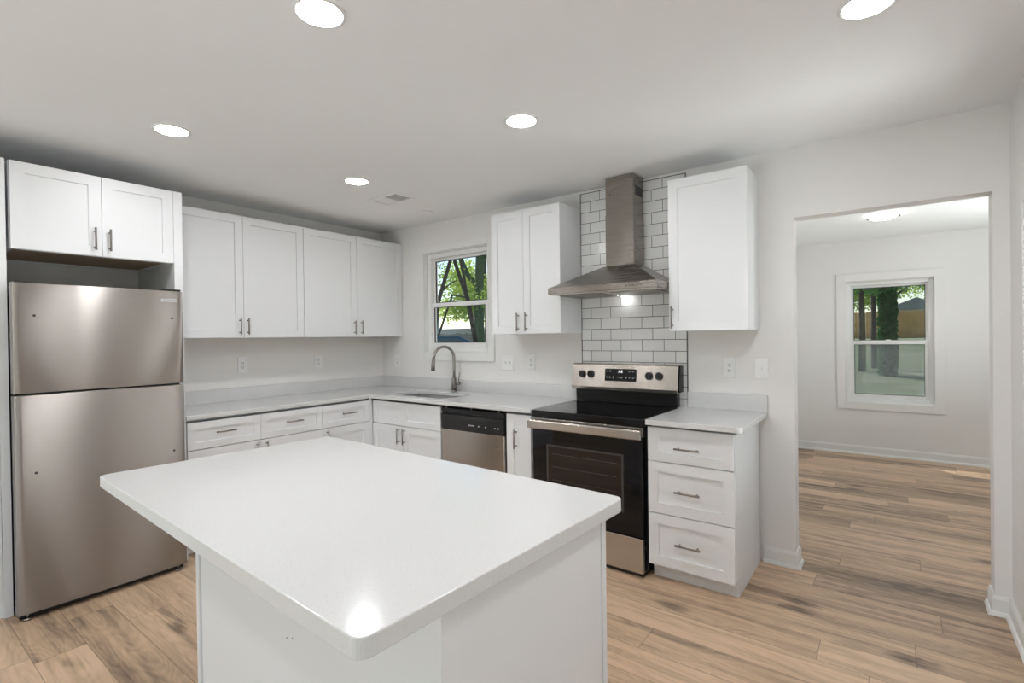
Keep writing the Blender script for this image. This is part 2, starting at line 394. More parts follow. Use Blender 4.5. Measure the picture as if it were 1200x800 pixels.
struct('ceiling', MB().box(-TW, XR+TW, YB-TW, TW, H, H+.1), MC)
struct('ceiling_far_room', MB().box(2.9, 6.12, TW, YF+.14, 2.45, 2.55), MC)
struct('roof', MB().box(-.6, 6.6, YB-.6, TW, 2.62, 2.74).box(-.6, 2.9, TW, .62, 2.62, 2.74).box(2.6, 6.6, TW, YF+.42, 2.62, 2.74), MRoofG)  # unseen slab with eaves, put in to keep the sun out of the rooms

BP = [(0, 0), (.027, 0), (.027, .006), (.021, .018), (.014, .022), (.014, .078), (.009, .090), (.006, .096), (0, .096)]
def base_run(name, pts, m=MT):
    """baseboard with shoe moulding along a polyline; room side on the left of travel"""
    mb = MB(); b = mb.b; pts = [Vector((x, y, 0)) for x, y in pts]; rings = []
    for i, p in enumerate(pts):
        d0 = (pts[i]-pts[i-1]).normalized() if i else (pts[1]-pts[0]).normalized()
        d1 = (pts[i+1]-pts[i]).normalized() if i < len(pts)-1 else d0
        n0 = Vector((-d0.y, d0.x, 0)); n1 = Vector((-d1.y, d1.x, 0)); nn = (n0+n1).normalized(); k = 1/max(.3, nn.dot(n0))
        rings.append([b.verts.new(p + nn*k*u + Vector((0, 0, v))) for u, v in BP])
    n = len(BP)
    for i in range(len(rings)-1):
        for j in range(n): b.faces.new((rings[i][j], rings[i][(j+1) % n], rings[i+1][(j+1) % n], rings[i+1][j]))
    b.faces.new(rings[0]); b.faces.new(rings[-1][::-1])
    return struct(name, mb, m)
base_run('baseboard_back', [(D0, TW+.0), (D0, 0), (3.60, 0)])
base_run('baseboard_right', [(XR, -3.2), (XR, 0), (D1, 0), (D1, TW)])
base_run('baseboard_far_room', [(6.0, YF), (3.0, YF)])
base_run('baseboard_far_room_left', [(3.0, YF-.03), (3.0, TW)])

# ------------------------------------------------------------------ windows
def frame_rect(mb, x0, x1, z0, z1, w, y0, y1, wb=None, wt=None):
    wb = w if wb is None else wb; wt = w if wt is None else wt
    mb.box(x0, x0+w, y0, y1, z0, z1); mb.box(x1-w, x1, y0, y1, z0, z1)
    mb.box(x0+w, x1-w, y0, y1, z0, z0+wb); mb.box(x0+w, x1-w, y0, y1, z1-wt, z1)
    return mb
def window(n, x0, x1, z0, z1, zr, yin, loc=(0, 0, 0), rz=0, casing=.068, fw=.045, sash=.035, screen=True, bottom=None, thick=.12):
    """double-hung vinyl window in a wall whose room face is y = 0 (room at -y)"""
    e = bpy.data.objects.new('window_%d' % n, None); C.objects.link(e); e['kind'] = 'structure'; e.location = loc; e.rotation_euler = (0, 0, rz)
    cb = casing if bottom is None else bottom
    mb = frame_rect(MB(), x0-casing, x1+casing, z0-cb, z1+casing, casing-.001, -.018, 0, wb=cb-.001)
    obj('casing', mb, MW if casing > .08 else MT, e, bev=.002)
    ye = thick-.01
    mb = frame_rect(MB(), x0+.001, x1-.001, z0+.001, z1-.001, fw, yin, ye)
    obj('window_frame', mb, MVinyl, e, bev=.003)
    jl = frame_rect(MB(), x0+.0005, x1-.0005, z0+.0005, z1-.0005, .006, -.002, yin-.001)
    obj('jamb_liner', jl, MT, e)
    a0, a1 = x0+fw, x1-fw
    up = frame_rect(MB(), a0+.001, a1-.001, zr, z1-fw-.001, sash*.8, yin+.045, yin+.067, wb=.034)
    u = obj('upper_sash', up, MVinyl, e, bev=.003)
    lo = frame_rect(MB(), a0+.001, a1-.001, z0+fw+.001, zr+.03, sash, yin+.012, yin+.036, wb=.045, wt=.042)
    w = obj('lower_sash', lo, MVinyl, e, bev=.003)
    g = obj('glass_pane', MB().box(a0+sash*.8, a1-sash*.8, yin+.055, yin+.057, zr+.034, z1-fw-sash*.8), MGl, u)
    g = obj('glass_pane', MB().box(a0+sash, a1-sash, yin+.022, yin+.024, z0+fw+.045, zr-.012), MGl, w)
    s = obj('glazing_seal', frame_rect(MB(), a0+sash*.8-.001, a1-sash*.8+.001, zr+.033, z1-fw-sash*.8+.001, .006, yin+.040, yin+.054), MSeal, u)
    s = obj('glazing_seal', frame_rect(MB(), a0+sash-.001, a1-sash+.001, z0+fw+.044, zr-.011, .005, yin+.008, yin+.021), MSeal, w)
    lk = obj('sash_lock', MB().box((x0+x1)/2-.025, (x0+x1)/2+.025, yin+.012, yin+.034, zr+.0305, zr+.042), MVinyl, w, bev=.003)
    if screen: obj('insect_screen', MB().box(a0+.002, a1-.002, yin+.0695, yin+.0705, z0+fw, zr), MScr, e)
    return e
window(1, .64, 1.435, 1.262, 2.205, 1.70, .035, bottom=.078, screen=False)
window(2, 3.797, 4.59, .60, 1.98, 1.27, .035, loc=(0, YF, 0), casing=.09, bottom=.087, thick=.14)
# window 3 on the right wall (room at -x): local x -> world -y
window(3, .41, .97, .55, 1.93, 1.22, .035, loc=(XR, 0, 0), rz=-PI/2, casing=.09, screen=False)
window(5, 3.5, 5.4, .4, 2.1, 1.25, .035, loc=(XR, 0, 0), rz=-PI/2, casing=.09, screen=False)  # unseen window behind the camera, made up to admit a fill lamp
window(4, -2.6, -1.1, .8, 2.0, 1.4, .035, loc=(6.0, 0, 0), rz=-PI/2, casing=.08, screen=False)  # unseen far room window, added as an opening for its fill lamp
# unseen patio door behind the camera, made up as an opening for fill light
e = bpy.data.objects.new('added_door_1', None); C.objects.link(e); e['kind'] = 'structure'
obj('door_frame', frame_rect(MB(), 1.1, 3.7, .021, 2.1, .06, YB-.1, YB-.02).box(2.36, 2.44, YB-.1, YB-.02, .081, 2.04), MVinyl, e, bev=.003)
for a in (1.16, 2.44): obj('glass_pane', MB().box(a, a+1.2, YB-.062, YB-.058, .081, 2.04), MGl, e)

# ------------------------------------------------------------------ handles, fronts, cabinets
def bar_pull(parent, x, z, length, vertical, y=-.02):
    L = length/2; s = L*.72; r = .0055; mb = MB(); st = .030
    if vertical:
        mb.cyl((x, y-st, z-L), (x, y-st, z+L), r, 12)
        for k in (-1, 1): mb.cyl((x, y+.001, z+k*s), (x, y-st, z+k*s), r*.85, 10)
    else:
        mb.cyl((x-L, y-st, z), (x+L, y-st, z), r, 12)
        for k in (-1, 1): mb.cyl((x+k*s, y+.001, z), (x+k*s, y-st, z), r*.85, 10)
    return obj('handle', mb, MNk, parent)
def shaker(name, parent, x0, x1, z0, z1, y=0.0, t=.02, rail=.057, stile=.057, rec=.009, m=None):
    """five-piece door: front at y-t, recessed centre panel"""
    mb = MB(); b = mb.b; f = y-t; g = .0014
    x0 += g; x1 -= g; z0 += g; z1 -= g
    def V(x, yy, z): return b.verts.new((x, yy, z))
    O = [V(x0,f,z0),V(x1,f,z0),V(x1,f,z1),V(x0,f,z1)]
    I = [V(x0+stile,f,z0+rail),V(x1-stile,f,z0+rail),V(x1-stile,f,z1-rail),V(x0+stile,f,z1-rail)]
    e = .0015
    P = [V(x0+stile+e,f+rec,z0+rail+e),V(x1-stile-e,f+rec,z0+rail+e),V(x1-stile-e,f+rec,z1-rail-e),V(x0+stile+e,f+rec,z1-rail-e)]
    B = [V(x0,y,z0),V(x1,y,z0),V(x1,y,z1),V(x0,y,z1)]
    for i in range(4):
        j = (i+1) % 4
        b.faces.new((O[i],O[j],I[j],I[i])); b.faces.new((I[i],I[j],P[j],P[i])); b.faces.new((O[j],O[i],B[i],B[j]))
    b.faces.new(P); b.faces.new(B[::-1])
    return obj(name, mb, m or MCab, parent)
def base_cabinet(name, label, loc, rz, w, fronts, depth=.60, ztop=.884, group=None, toe=.07, fill=None, endpanel=None):
    """origin at floor, left-front corner of the carcass; front faces -y; fronts sit proud at y = -.02"""
    t = thing(name, label, 'cabinet', loc, rz, group)
    zc = min(ztop, .8665)
    mb = MB().box(.001, w-.001, 0, depth, .10, zc)
    if ztop > zc: mb.box(.003, w-.003, .06, depth, zc, ztop)
    obj('carcass', mb, MCab, t)
    obj('toe_kick', MB().box(.001, w-.001, toe, depth, 0, .0995), MCab, t)
    if fill:
        for a, b_ in fill: obj('filler_strip', MB().box(a, b_, -.018, -.0005, .10, ztop), MCab, t)
    for f in fronts:
        kind, x0, x1, z0, z1 = f[:5]
        d = shaker(kind, t, x0, x1, z0, z1, rail=f[6] if len(f) > 6 else .057, stile=f[7] if len(f) > 7 else .057)
        if f[5]: bar_pull(d, *f[5])
    return t
def wall_cabinet(name, label, loc, rz, w, h, depth, doors, group=None):
    """origin at the cabinet's bottom left front carcass corner"""
    t = thing(name, label, 'cabinet', loc, rz, group)
    mb = MB().box(.0005, .018, 0, depth, 0, h).box(w-.018, w-.0005, 0, depth, 0, h).box(.018, w-.018, 0, depth, h-.018, h).box(.018, w-.018, depth-.01, depth, 0, h-.018).box(.018, w-.018, 0, .019, 0, h-.018)
    obj('carcass', mb, MCab, t)
    obj('bottom_panel', MB().box(.018, w-.018, .019, depth-.01, .012, .024), MTan, t)
    for x0, x1, hd in doors:
        d = shaker('door', t, x0, x1, 0, h)
        if hd: bar_pull(d, *hd)
    return t
G1 = 'white shaker base cabinets'; G2 = 'white shaker wall cabinets'
L9 = PI/2
# left wall base run (rotated: local x -> world y, front faces +x). carcass front x=.62, door face x=.64
def lb(y): return (.62, y, 0)
base_cabinet('base_cabinet', 'white shaker base cabinet with two drawers over two doors, just right of the refrigerator', lb(-2.078), L9, .963, [
    ('drawer', 0.004, .476, .69, .868, (.233, .790, .128, False), .045, .05), ('drawer', .476, .963, .69, .868, (.722, .788, .128, False), .045, .05),
    ('door', 0.004, .476, .10, .688, (.445, .612, .13, True)), ('door', .476, .963, .10, .688, (.512, .612, .13, True))], group=G1)
base_cabinet('base_cabinet', 'narrower white shaker base cabinet with one drawer, left of the inner counter corner', lb(-1.115), L9, .465, [
    ('drawer', 0, .448, .69, .868, (.235, .788, .128, False), .045, .05), ('door', 0, .448, .10, .688, (.036, .61, .13, True))], group=G1, fill=[(.449, .4805)])
# blind corner box
# back wall base run: carcass front y=-.615, face y=-.635
YFc = -.612
def bb(x): return (x, YFc, 0)
base_cabinet('sink_base_cabinet', 'white shaker sink cabinet with two false drawer fronts above two doors, under the sink', bb(.622), 0, .842, [
    ('false_drawer_front', .022, .406, .677, .868, None, .045, .05), ('false_drawer_front', .406, .842, .677, .868, None, .045, .05),
    ('door', .022, .406, .10, .675, (.362, .595, .13, True)), ('door', .406, .842, .10, .675, (.430, .595, .13, True))], group=G1, fill=[(.002, .021)], ztop=.66)
base_cabinet('narrow_base_cabinet', 'very narrow white shaker base cabinet between the dishwasher and the range', bb(2.098), 0, .214, [
    ('door', .004, .210, .10, .868, (.088, .70, .13, True), .057, .062)], group=G1)
base_cabinet('drawer_base_cabinet', 'white shaker cabinet with three stacked drawers, right of the range', bb(3.119), 0, .467, [
    ('drawer', 0, .465, .682, .874, (.228, .768, .135, False), .05, .057), ('drawer', 0, .465, .390, .680, (.228, .528, .135, False)),
    ('drawer', 0, .465, .092, .388, (.228, .238, .135, False))], group=G1, depth=.585, toe=.055)
# wall cabinets on the left wall
ZB, ZT = 1.417, 2.337; hh = ZT-ZB
wall_cabinet('wall_cabinet', 'white two-door wall cabinet on the left wall, ending at the room corner near the window', (.292, -1.058, ZB), L9, 1.056, hh, .290, [
    (0, .520, (.485, .085, .125, True)), (.520, 1.055, (.559, .085, .125, True))], group=G2)
wall_cabinet('wall_cabinet', 'white two-door wall cabinet on the left wall, next to the refrigerator enclosure', (.292, -2.078, ZB), L9, 1.018, hh, .290, [
    (0, .525, (.492, .085, .125, True)), (.525, 1.017, (.549, .085, .125, True))], group=G2)
# wall cabinets on the back wall
wall_cabinet('wall_cabinet', 'white two-door wall cabinet between the window and the range hood', (1.727, -.292, ZB), 0, .629, ZT-ZB+.012, .290, [
    (0, .305, (.258, .088, .138, True)), (.305, .629, (.336, .088, .138, True))], group=G2)
wall_cabinet('wall_cabinet', 'white single-door wall cabinet right of the range hood', (3.137, -.292, ZB), 0, .453, ZT-ZB+.008, .290, [
    (0, .453, (.024, .083, .135, True))], group=G2)
# cabinet above refrigerator + enclosure panel
wall_cabinet('over_fridge_cabinet', 'deep short white two-door cabinet above the refrigerator', (.62, -2.872, 1.883), L9, .742, .454, .60, [
    (0.004, .382, (.347, .094, .125, True)), (.382, .742, (.415, .094, .125, True))], group=G2)
tag(obj('end_panel', MB().box(0.001, .64, -2.129, -2.080, 0, 2.337), MCab, bev=.001), 'tall white end panel between the refrigerator and the wall cabinets', 'cabinet panel')
t = thing('pantry_cabinet', 'tall white pantry cabinet at the left edge, left of the refrigerator', 'cabinet', (.62, -3.584, 0), L9)
obj('carcass', MB().box(0, .69, 0, .618, 0, 2.337), MCab, t, bev=.001)
obj('side_panel', MB().box(.665, .7, -.022, -.0005, 0.0, 2.337), MCab, t, bev=.001)
d = shaker('door', t, 0, .664, .1, 1.3); bar_pull(d, .62, 1.15, .13, True)
d = shaker('door', t, 0, .664, 1.303, 2.337); bar_pull(d, .62, 1.42, .13, True)

# ------------------------------------------------------------------ counters
def slab_grid(name, xs, ys, keep, z0, z1, m, parent=None, bev=.003):
    mb = MB(); b = mb.b; c = {}
    def V(i, j, k):
        if (i, j, k) not in c: c[(i, j, k)] = b.verts.new((xs[i], ys[j], (z0, z1)[k]))
        return c[(i, j, k)]
    K = lambda i, j: 0 <= i < len(xs)-1 and 0 <= j < len(ys)-1 and keep(i, j)
    for i in range(len(xs)-1):
        for j in range(len(ys)-1):
            if not K(i, j): continue
            for k in (0, 1): b.faces.new((V(i,j,k), V(i+1,j,k), V(i+1,j+1,k), V(i,j+1,k)))
            for di, dj, p, q in ((-1,0,(0,0),(0,1)), (1,0,(1,0),(1,1)), (0,-1,(0,0),(1,0)), (0,1,(0,1),(1,1))):
                if not K(i+di, j+dj): b.faces.new((V(i+p[0],j+p[1],0), V(i+q[0],j+q[1],0), V(i+q[0],j+q[1],1), V(i+p[0],j+p[1],1)))
    bmesh.ops.dissolve_limit(b, angle_limit=.01, verts=b.verts[:], edges=b.edges[:])
    return obj(name, mb, m, parent, bev=bev)
CT0, CT1 = .8855, .915
t = thing('countertop', 'white quartz L-shaped countertop running from the refrigerator around the corner to the range', 'countertop', (0, 0, 0))
SX0, SX1, SY0, SY1 = .735, 1.405, -.545, -.185
slab_grid('counter_slab', [.001, .6445, SX0, SX1, 2.322], [-2.077, -.659, SY0, SY1, -.001],
          lambda i, j: (i == 0 or j > 0) and not (i == 2 and j == 2), CT0, CT1, MQ, t)
obj('backsplash', MB().box(.001, .02, -2.077, -.001, CT1, 1.017).box(.0205, 2.352, -.019, -.001, CT1, 1.017), MQ, t, bev=.0015)
t = thing('countertop', 'short white quartz countertop over the three-drawer cabinet right of the range', 'countertop', (0, 0, 0))
mb = MB(); pts = [(3.117, -.001), (3.117, -.659)] + [(3.629-.03+.03*math.sin(a), -.659+.03-.03*math.cos(a)) for a in [PI/2*k/6 for k in range(7)]] + [(3.629, -.001)]
mb.prism(pts, 2, CT0, CT1); obj('counter_slab', mb, MQ, t, bev=.003)
obj('backsplash', MB().box(3.150, 3.629, -.02, -.001, CT1, 1.017), MQ, t, bev=.0015)

# sink
t = thing('kitchen_sink', 'undermount stainless steel sink set in the counter below the kitchen window', 'sink', (0, 0, 0))
def rrect(x0, x1, y0, y1, r, n=5):
    P = []
    for cx, cy, a0 in ((x1-r, y1-r, 0), (x0+r, y1-r, PI/2), (x0+r, y0+r, PI), (x1-r, y0+r, 1.5*PI)):
        P += [(cx+r*math.cos(a0+PI/2*k/n), cy+r*math.sin(a0+PI/2*k/n)) for k in range(n+1)]
    return P
mb = MB(); b = mb.b
loops = [rrect(SX0-.025, SX1+.025, SY0-.025, SY1+.025, .03), rrect(SX0+.001, SX1-.001, SY0+.001, SY1-.001, .04), rrect(SX0+.006, SX1-.006, SY0+.006, SY1-.006, .05), rrect(SX0+.03, SX1-.03, SY0+.03, SY1-.03, .05), ]
zz = [.884, .884, .715, .69]
rg = [[b.verts.new((x, y, z)) for x, y in L] for L, z in zip(loops, zz)]
for a, c in zip(rg, rg[1:]):
    n = len(a)
    for i in range(n): f = b.faces.new((a[i], a[(i+1) % n], c[(i+1) % n], c[i])); f.smooth = True
b.faces.new(rg[-1])
o = obj('basin', mb, MSink, t)
obj('drain', MB().cyl((1.07, -.33, .6905), (1.07, -.33, .694), .045, 24), MNk, t)
# faucet
t = thing('kitchen_faucet', 'brushed nickel gooseneck pull-down faucet behind the sink', 'faucet', (1.10, -.095, CT1))
mb = MB().cyl((0, 0, 0), (0, 0, .012), .028, 24).cyl((0, 0, .012), (0, 0, .125), .0225, 24, .0205)
obj('faucet_body', mb, MNk, t)
dirx, diry = -.30, -.954
path = [(0, 0, .120), (0, 0, .20), (0, 0, .29)]; ra = .098
path += [(dirx*(ra-ra*math.cos(a)), diry*(ra-ra*math.cos(a)), .305+ra*math.sin(a)) for a in [PI*k/14 for k in range(14)]]
ex, ez = 2*ra, .305
path += [(dirx*(ex+.004), diry*(ex+.004), ez-.004)]
obj('gooseneck_spout', MB().tube(path, .0125, 16), MNk, t)
obj('spray_head', MB().tube([(dirx*(ex+.004), diry*(ex+.004), ez-.002), (dirx*(ex+.008), diry*(ex+.008), ez-.05), (dirx*(ex+.013), diry*(ex+.013), ez-.11)], [.0145, .0165, .0175], 16), MNk, t)
mb = MB().cyl((0.015, 0, .075), (.062, 0, .075), .016, 18)
obj('handle_hub', mb, MNk, t)
obj('lever_handle', MB().tube([(.052, 0, .085), (.058, 0, .12), (.066, 0, .175)], [.006, .0055, .005], 10), MNk, t)

# ------------------------------------------------------------------ tile backsplash
t = thing('tile_backsplash', 'panel of white subway tiles with dark grout behind the range and hood', 'tile panel', (2.3585, -.0005, 1.204-.0796*4))
z0 = 1.204-.0796*4
o = obj('tiles', MB().box(0.0, .787, -.009, 0, -.02, 2.462-z0), MTile, t)
MTrim = mat('black_edge_trim', (.05, .05, .055), .3)
obj('edge_trim', MB().box(-.004, -.0002, -.011, 0, -.02, 2.4665-z0).box(.7872, .791, -.011, 0, -.02, 2.4665-z0).box(-.0002, .7872, -.011, 0, 2.4622-z0, 2.4665-z0), MTrim, t)

# ------------------------------------------------------------------ refrigerator
t = thing('refrigerator', 'stainless steel top-freezer refrigerator with handles removed, against the left wall', 'refrigerator', (.783, -2.889, 0), L9)
FW = .757
def door_bow(z0, z1, bow=.010, th=.062, rr=.012):
    mb = MB(); b = mb.b; n = 24
    prof = []
    for i in range(n+1):
        u = i/n; x = u*FW
        e = min(x, FW-x); corner = 0 if e >= rr else rr - math.sqrt(max(0, rr*rr-(rr-e)**2))
        prof.append((x, bow*(1-4*u*(1-u)) + corner))
    xs2 = sorted(set([p[0] for p in prof] + [.002, .005, .009, FW-.002, FW-.005, FW-.009]))
    P = []
    for x in xs2:
        u = x/FW; e = min(x, FW-x); corner = 0 if e >= rr else rr - math.sqrt(max(0, rr*rr-(rr-e)**2))
        P.append((x, bow*(1-4*u*(1-u)) + corner))
    A = [b.verts.new((x, y, z0)) for x, y in P]; B_ = [b.verts.new((x, y, z1)) for x, y in P]
    for i in range(len(P)-1): f = b.faces.new((A[i], A[i+1], B_[i+1], B_[i])); f.smooth = True
    a0 = b.verts.new((0.0, th, z0)); a1 = b.verts.new((FW, th, z0)); c0 = b.verts.new((0.0, th, z1)); c1 = b.verts.new((FW, th, z1))
    b.faces.new(A + [a1, a0]); b.faces.new([c0, c1] + B_[::-1]); b.faces.new((a0, a1, c1, c0)); b.faces.new((A[0], B_[0], c0, a0)); b.faces.new((A[-1], a1, c1, B_[-1]))
    return mb
obj('cabinet_body', MB().box(.020, FW-.012, .068, .74, .028, 1.690), MGrey, t, bev=.004)
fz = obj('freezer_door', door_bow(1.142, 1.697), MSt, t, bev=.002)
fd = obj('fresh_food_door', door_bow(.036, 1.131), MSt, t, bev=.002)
obj('door_gasket', MB().box(.012, FW-.012, .052, .068, .045, 1.69), MBlk2, t)
for z in (1.533,):
    for x in (.082, .694): obj('screw_hole', MB().cyl((x, .0105-.010*4*(x/FW)*(1-x/FW)+.0002, z), (x, -.0012+.010*(1-4*(x/FW)*(1-x/FW)), z), .0065, 14), MSlot, fz)
for x in (.078, .694): obj('screw_hole', MB().cyl((x, .0105-.010*4*(x/FW)*(1-x/FW), .737), (x, -.0012+.010*(1-4*(x/FW)*(1-x/FW)), .737), .0065, 14), MSlot, fd)
bx = .679
by = .010*(1-4*(bx/FW)*(1-bx/FW))
bd = obj('brand_badge', MB().box(bx-.041, bx+.041, by-.0045, by+.004, 1.630, 1.652), MBadge, fz, bev=.0015)
text('lettering', 'FRIGIDAIRE', .0125, MInk, bd, (bx, by-.0049, 1.641), (PI/2, 0, 0))
obj('hinge_cover', MB().box(FW-.10, FW-.01, .012, .11, 1.6975, 1.709), MBlk2, t, bev=.004)
obj('hinge_cover', MB().box(.01, .10, .02, .11, 1.6975, 1.705), MBlk2, t, bev=.004)
obj('toe_grille', MB().box(.012, FW-.012, .045, .30, .006, .034), MBlk2, t)
for x in (.04, FW-.045):
    obj('leveling_foot', MB().cyl((x, .032, 0.0), (x, .032, .012), .017, 16).cyl((x, .032, .012), (x, .032, .036), .006, 10), MNk, t)

# ------------------------------------------------------------------ dishwasher
t = thing('dishwasher', 'stainless steel dishwasher with a black control panel, between sink cabinet and range', 'dishwasher', (1.468, -.632, 0))
DW = .622
obj('tub_body', MB().box(.012, DW-.012, .03, .58, .09, .862), MBlk2, t)
obj('door_panel', MB().box(.006, DW-.008, 0, .028, .115, .704), MSt2, t, bev=.004)
mb = MB(); b = mb.b
prof = [(.0, .706), (-.004, .712), (-.006, .80), (-.004, .818), (.010, .824), (.012, .838), (0, .842), (-.001, .862), (.028, .862), (.028, .706)]
mb.prism([(y, z) for y, z in prof], 0, .006, DW-.008)
cp = obj('control_panel', mb, MBlk2, t, bev=.0015)
obj('latch_pocket', MB().prism([(-.0066, .790), (-.0066, .815), (.004, .812), (.004, .797)], 0, .20, .46), MSlot, cp)
text('lettering', 'FRIGIDAIRE', .012, MTxt, cp, (.315, -.0071, .752), (PI/2, 0, 0))
for x in (.385, .45, .535, .565): obj('button', MB().cyl((x, -.0055, .752), (x, -.0075, .752), .0045, 12), MTxt, cp)
for x in (.05, .30, .56): obj('mounting_clip', MB().box(x, x+.012, .004, .026, .8625, .878), MNk, t)
obj('toe_kick', MB().box(.01, DW-.01, .06, .075, .003, .114), MBlk2, t)

# ------------------------------------------------------------------ range
RX0, RX1 = 2.334, 3.107; RW = RX1-RX0
t = thing('electric_range', 'freestanding stainless steel electric range with a black glass cooktop, under the hood', 'oven', (RX0, -.655, 0))
RB = .652 - .015          # back of the range in local y
obj('side_body', MB().box(.004, RW-.004, .04, RB, .03, .858), MBlkM, t)
ck = obj('cooktop', MB().box(.0, RW, .0, RB-.05, .866, .912), MBlk, t, bev=.006, seg=3)
for x, y, r in ((.20, .17, .105), (.56, .17, .080), (.20, .42, .075), (.56, .42, .10)):
    mb = MB(); b = mb.b; n = 40
    for rr in (r, r*.62):
        I = [b.verts.new((x+(rr-.0012)*math.cos(2*PI*k/n), y+(rr-.0012)*math.sin(2*PI*k/n), .9124)) for k in range(n)]
        O = [b.verts.new((x+rr*math.cos(2*PI*k/n), y+rr*math.sin(2*PI*k/n), .9124)) for k in range(n)]
        for k in range(n): b.faces.new((I[k], O[k], O[(k+1) % n], I[(k+1) % n]))
    obj('burner_ring', mb, MBurn, ck)
mb = MB().box(.008, RW-.010, .008, .05, .806, .862)
vt = obj('vent_trim', mb, MSt2, t, bev=.002)
for x in (.10, .19, .28, .45, .54, .63): obj('vent_slot', MB().box(x, x+.065, .0068, .010, .846, .853), MSlot, vt)
dr = obj('oven_door', MB().box(.006, RW-.012, -.003, .038, .232, .80), MBlk, t, bev=.003)
obj('window_surround', frame_rect(MB(), .115, RW-.125, .36, .70, .012, -.0042, -.0032), MBurn, dr)
obj('oven_window', MB().box(.127, RW-.137, -.0040, -.0034, .372, .688), MOven, dr)
for z in (.475, .56, .64): obj('oven_rack', MB().box(.16, RW-.17, -.0046, -.0041, z, z+.0022), MRack, dr)
mb = MB().prism([(-.036, .797), (-.042, .803), (-.042, .846), (-.036, .854), (-.024, .854), (-.020, .846), (-.020, .803), (-.024, .797)], 0, -.010, RW-.008)
hd = obj('door_handle', mb, MSt2, t, bev=.002)
for x in (.02, RW-.05): obj('handle_bracket', MB().box(x, x+.024, -.0195, .0075, .808, .838), MSt2, hd, bev=.002)
obj('storage_drawer', MB().box(.006, RW-.012, -.002, .036, .026, .226), MSt2, t, bev=.003)
obj('base_plinth', MB().box(.02, RW-.02, .02, .50, 0, .024), MBlk2, t)
# backguard
obj('backguard_lower', MB().box(.004, RW-.008, RB-.058, RB, .9125, 1.012), MBlkM, t, bev=.004)
yb = RB-.11
bgp = [(yb+.008, 1.008), (yb, 1.030), (yb+.028, 1.186), (yb+.040, 1.194), (RB-.012, 1.194), (RB-.012, 1.0125), (yb+.05, 1.008)]
bk = obj('control_console', MB().prism(bgp, 0, -.006, RW+.012), MSt2, t, bev=.002)
obj('console_side', MB().prism([(yb+.030, 1.0135), (yb+.026, 1.06), (yb+.046, 1.188), (RB-.002, 1.188), (RB-.002, 1.0135)], 0, RW+.0125, RW+.017), MBlkM, bk)
sl_ang = math.atan2(.028, .156)
def onface(x, z, off): # point on sloped face
    y = yb + .028*(z-1.030)/.156
    return Vector((x, y-off*math.cos(sl_ang), z+off*math.sin(sl_ang)*0))
def panel(x0, x1, za, zb, o0, o1):
    P = []
    for off in (o1,):
        pass
    a = [onface(x0, za, o1), onface(x1, za, o1), onface(x1, za, o0), onface(x0, za, o0), onface(x0, zb, o1), onface(x1, zb, o1), onface(x1, zb, o0), onface(x0, zb, o0)]
    return MB().hexa(a)
dp = obj('display', panel(.262, .500, 1.075, 1.160, .0, .0022), MBlk, bk)
rot = (PI/2 - sl_ang, 0, 0)
def ptext(body, size, x, z, m): text('display_text', body, size, m, dp, onface(x, z, .0026), rot)
ptext('A:E', .024, .381, 1.141, MDig)
for x in (.280, .303, .447, .475): ptext('oo', .010, x, 1.143, MTxt)
for i, (x, s) in enumerate(((.278, '1'), (.302, '2'), (.328, '3'), (.361, '-'), (.377, 'I'), (.392, 'h'), (.425, '4'), (.450, '+'), (.477, 'x'))): ptext(s, .017, x, 1.100, MTxt)
for x in (.082, .150, .590, .660):
    c = onface(x, 1.118, 0); nrm = Vector((0, -math.cos(sl_ang), math.sin(sl_ang)*.9))
    k = obj('control_knob', MB().cyl(c+nrm*.0005, c+nrm*.006, .027, 28).cyl(c+nrm*.006, c+nrm*.024, .0225, 28, .020), MBlk2, bk, bev=.001)
    g = c+nrm*.031
    obj('knob_grip', MB().box(g.x-.0055, g.x+.0055, g.y-.005, g.y+.009, g.z-.024, g.z+.022), MBlk2, k, bev=.002)
    text('knob_mark', 'HI', .008, MInk, bk, onface(x, 1.068, .0006), rot)

# ------------------------------------------------------------------ hood
HC = 2.753
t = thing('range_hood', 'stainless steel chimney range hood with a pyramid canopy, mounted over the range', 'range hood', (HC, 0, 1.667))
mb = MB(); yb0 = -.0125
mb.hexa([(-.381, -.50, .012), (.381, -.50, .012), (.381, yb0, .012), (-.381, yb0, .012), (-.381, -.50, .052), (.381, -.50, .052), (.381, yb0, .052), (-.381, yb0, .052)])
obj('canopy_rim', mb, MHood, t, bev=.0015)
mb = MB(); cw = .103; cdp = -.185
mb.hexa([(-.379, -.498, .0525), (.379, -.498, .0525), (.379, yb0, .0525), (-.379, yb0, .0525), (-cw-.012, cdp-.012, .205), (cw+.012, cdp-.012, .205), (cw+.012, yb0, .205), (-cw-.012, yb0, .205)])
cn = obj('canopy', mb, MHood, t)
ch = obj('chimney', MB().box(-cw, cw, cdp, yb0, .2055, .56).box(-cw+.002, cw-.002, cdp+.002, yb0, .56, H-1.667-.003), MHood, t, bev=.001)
for i in range(6): obj('vent_slot', MB().box(cw-.0018, cw+.0005, cdp+.05, -.045, .735-i*.010, .739-i*.010), MSlot, ch)
obj('vent_grille', MB().box(cw-.0015, cw-.0008, cdp+.042, -.038, .680, .745), MGrey, ch)
obj('screw', MB().cyl((-.068, cdp+.003, .70), (-.068, cdp-.001, .70), .004, 10), MSlot, ch)
obj('under_panel', MB().box(-.372, .372, -.49, yb0-.002, .006, .0115), MSt2, t)
for s in (-1, 1):
    mb = MB()
    for k in range(9): mb.box(s*.19-.15, s*.19+.15, -.42+k*.034, -.42+k*.034+.022, .001, .0055)
    obj('grease_filter', mb, MNk, t)
for x in (-.025,): obj('led_light', MB().cyl((x, -.055, .0055), (x, -.055, -.001), .022, 20), MHL, t)
bt = None
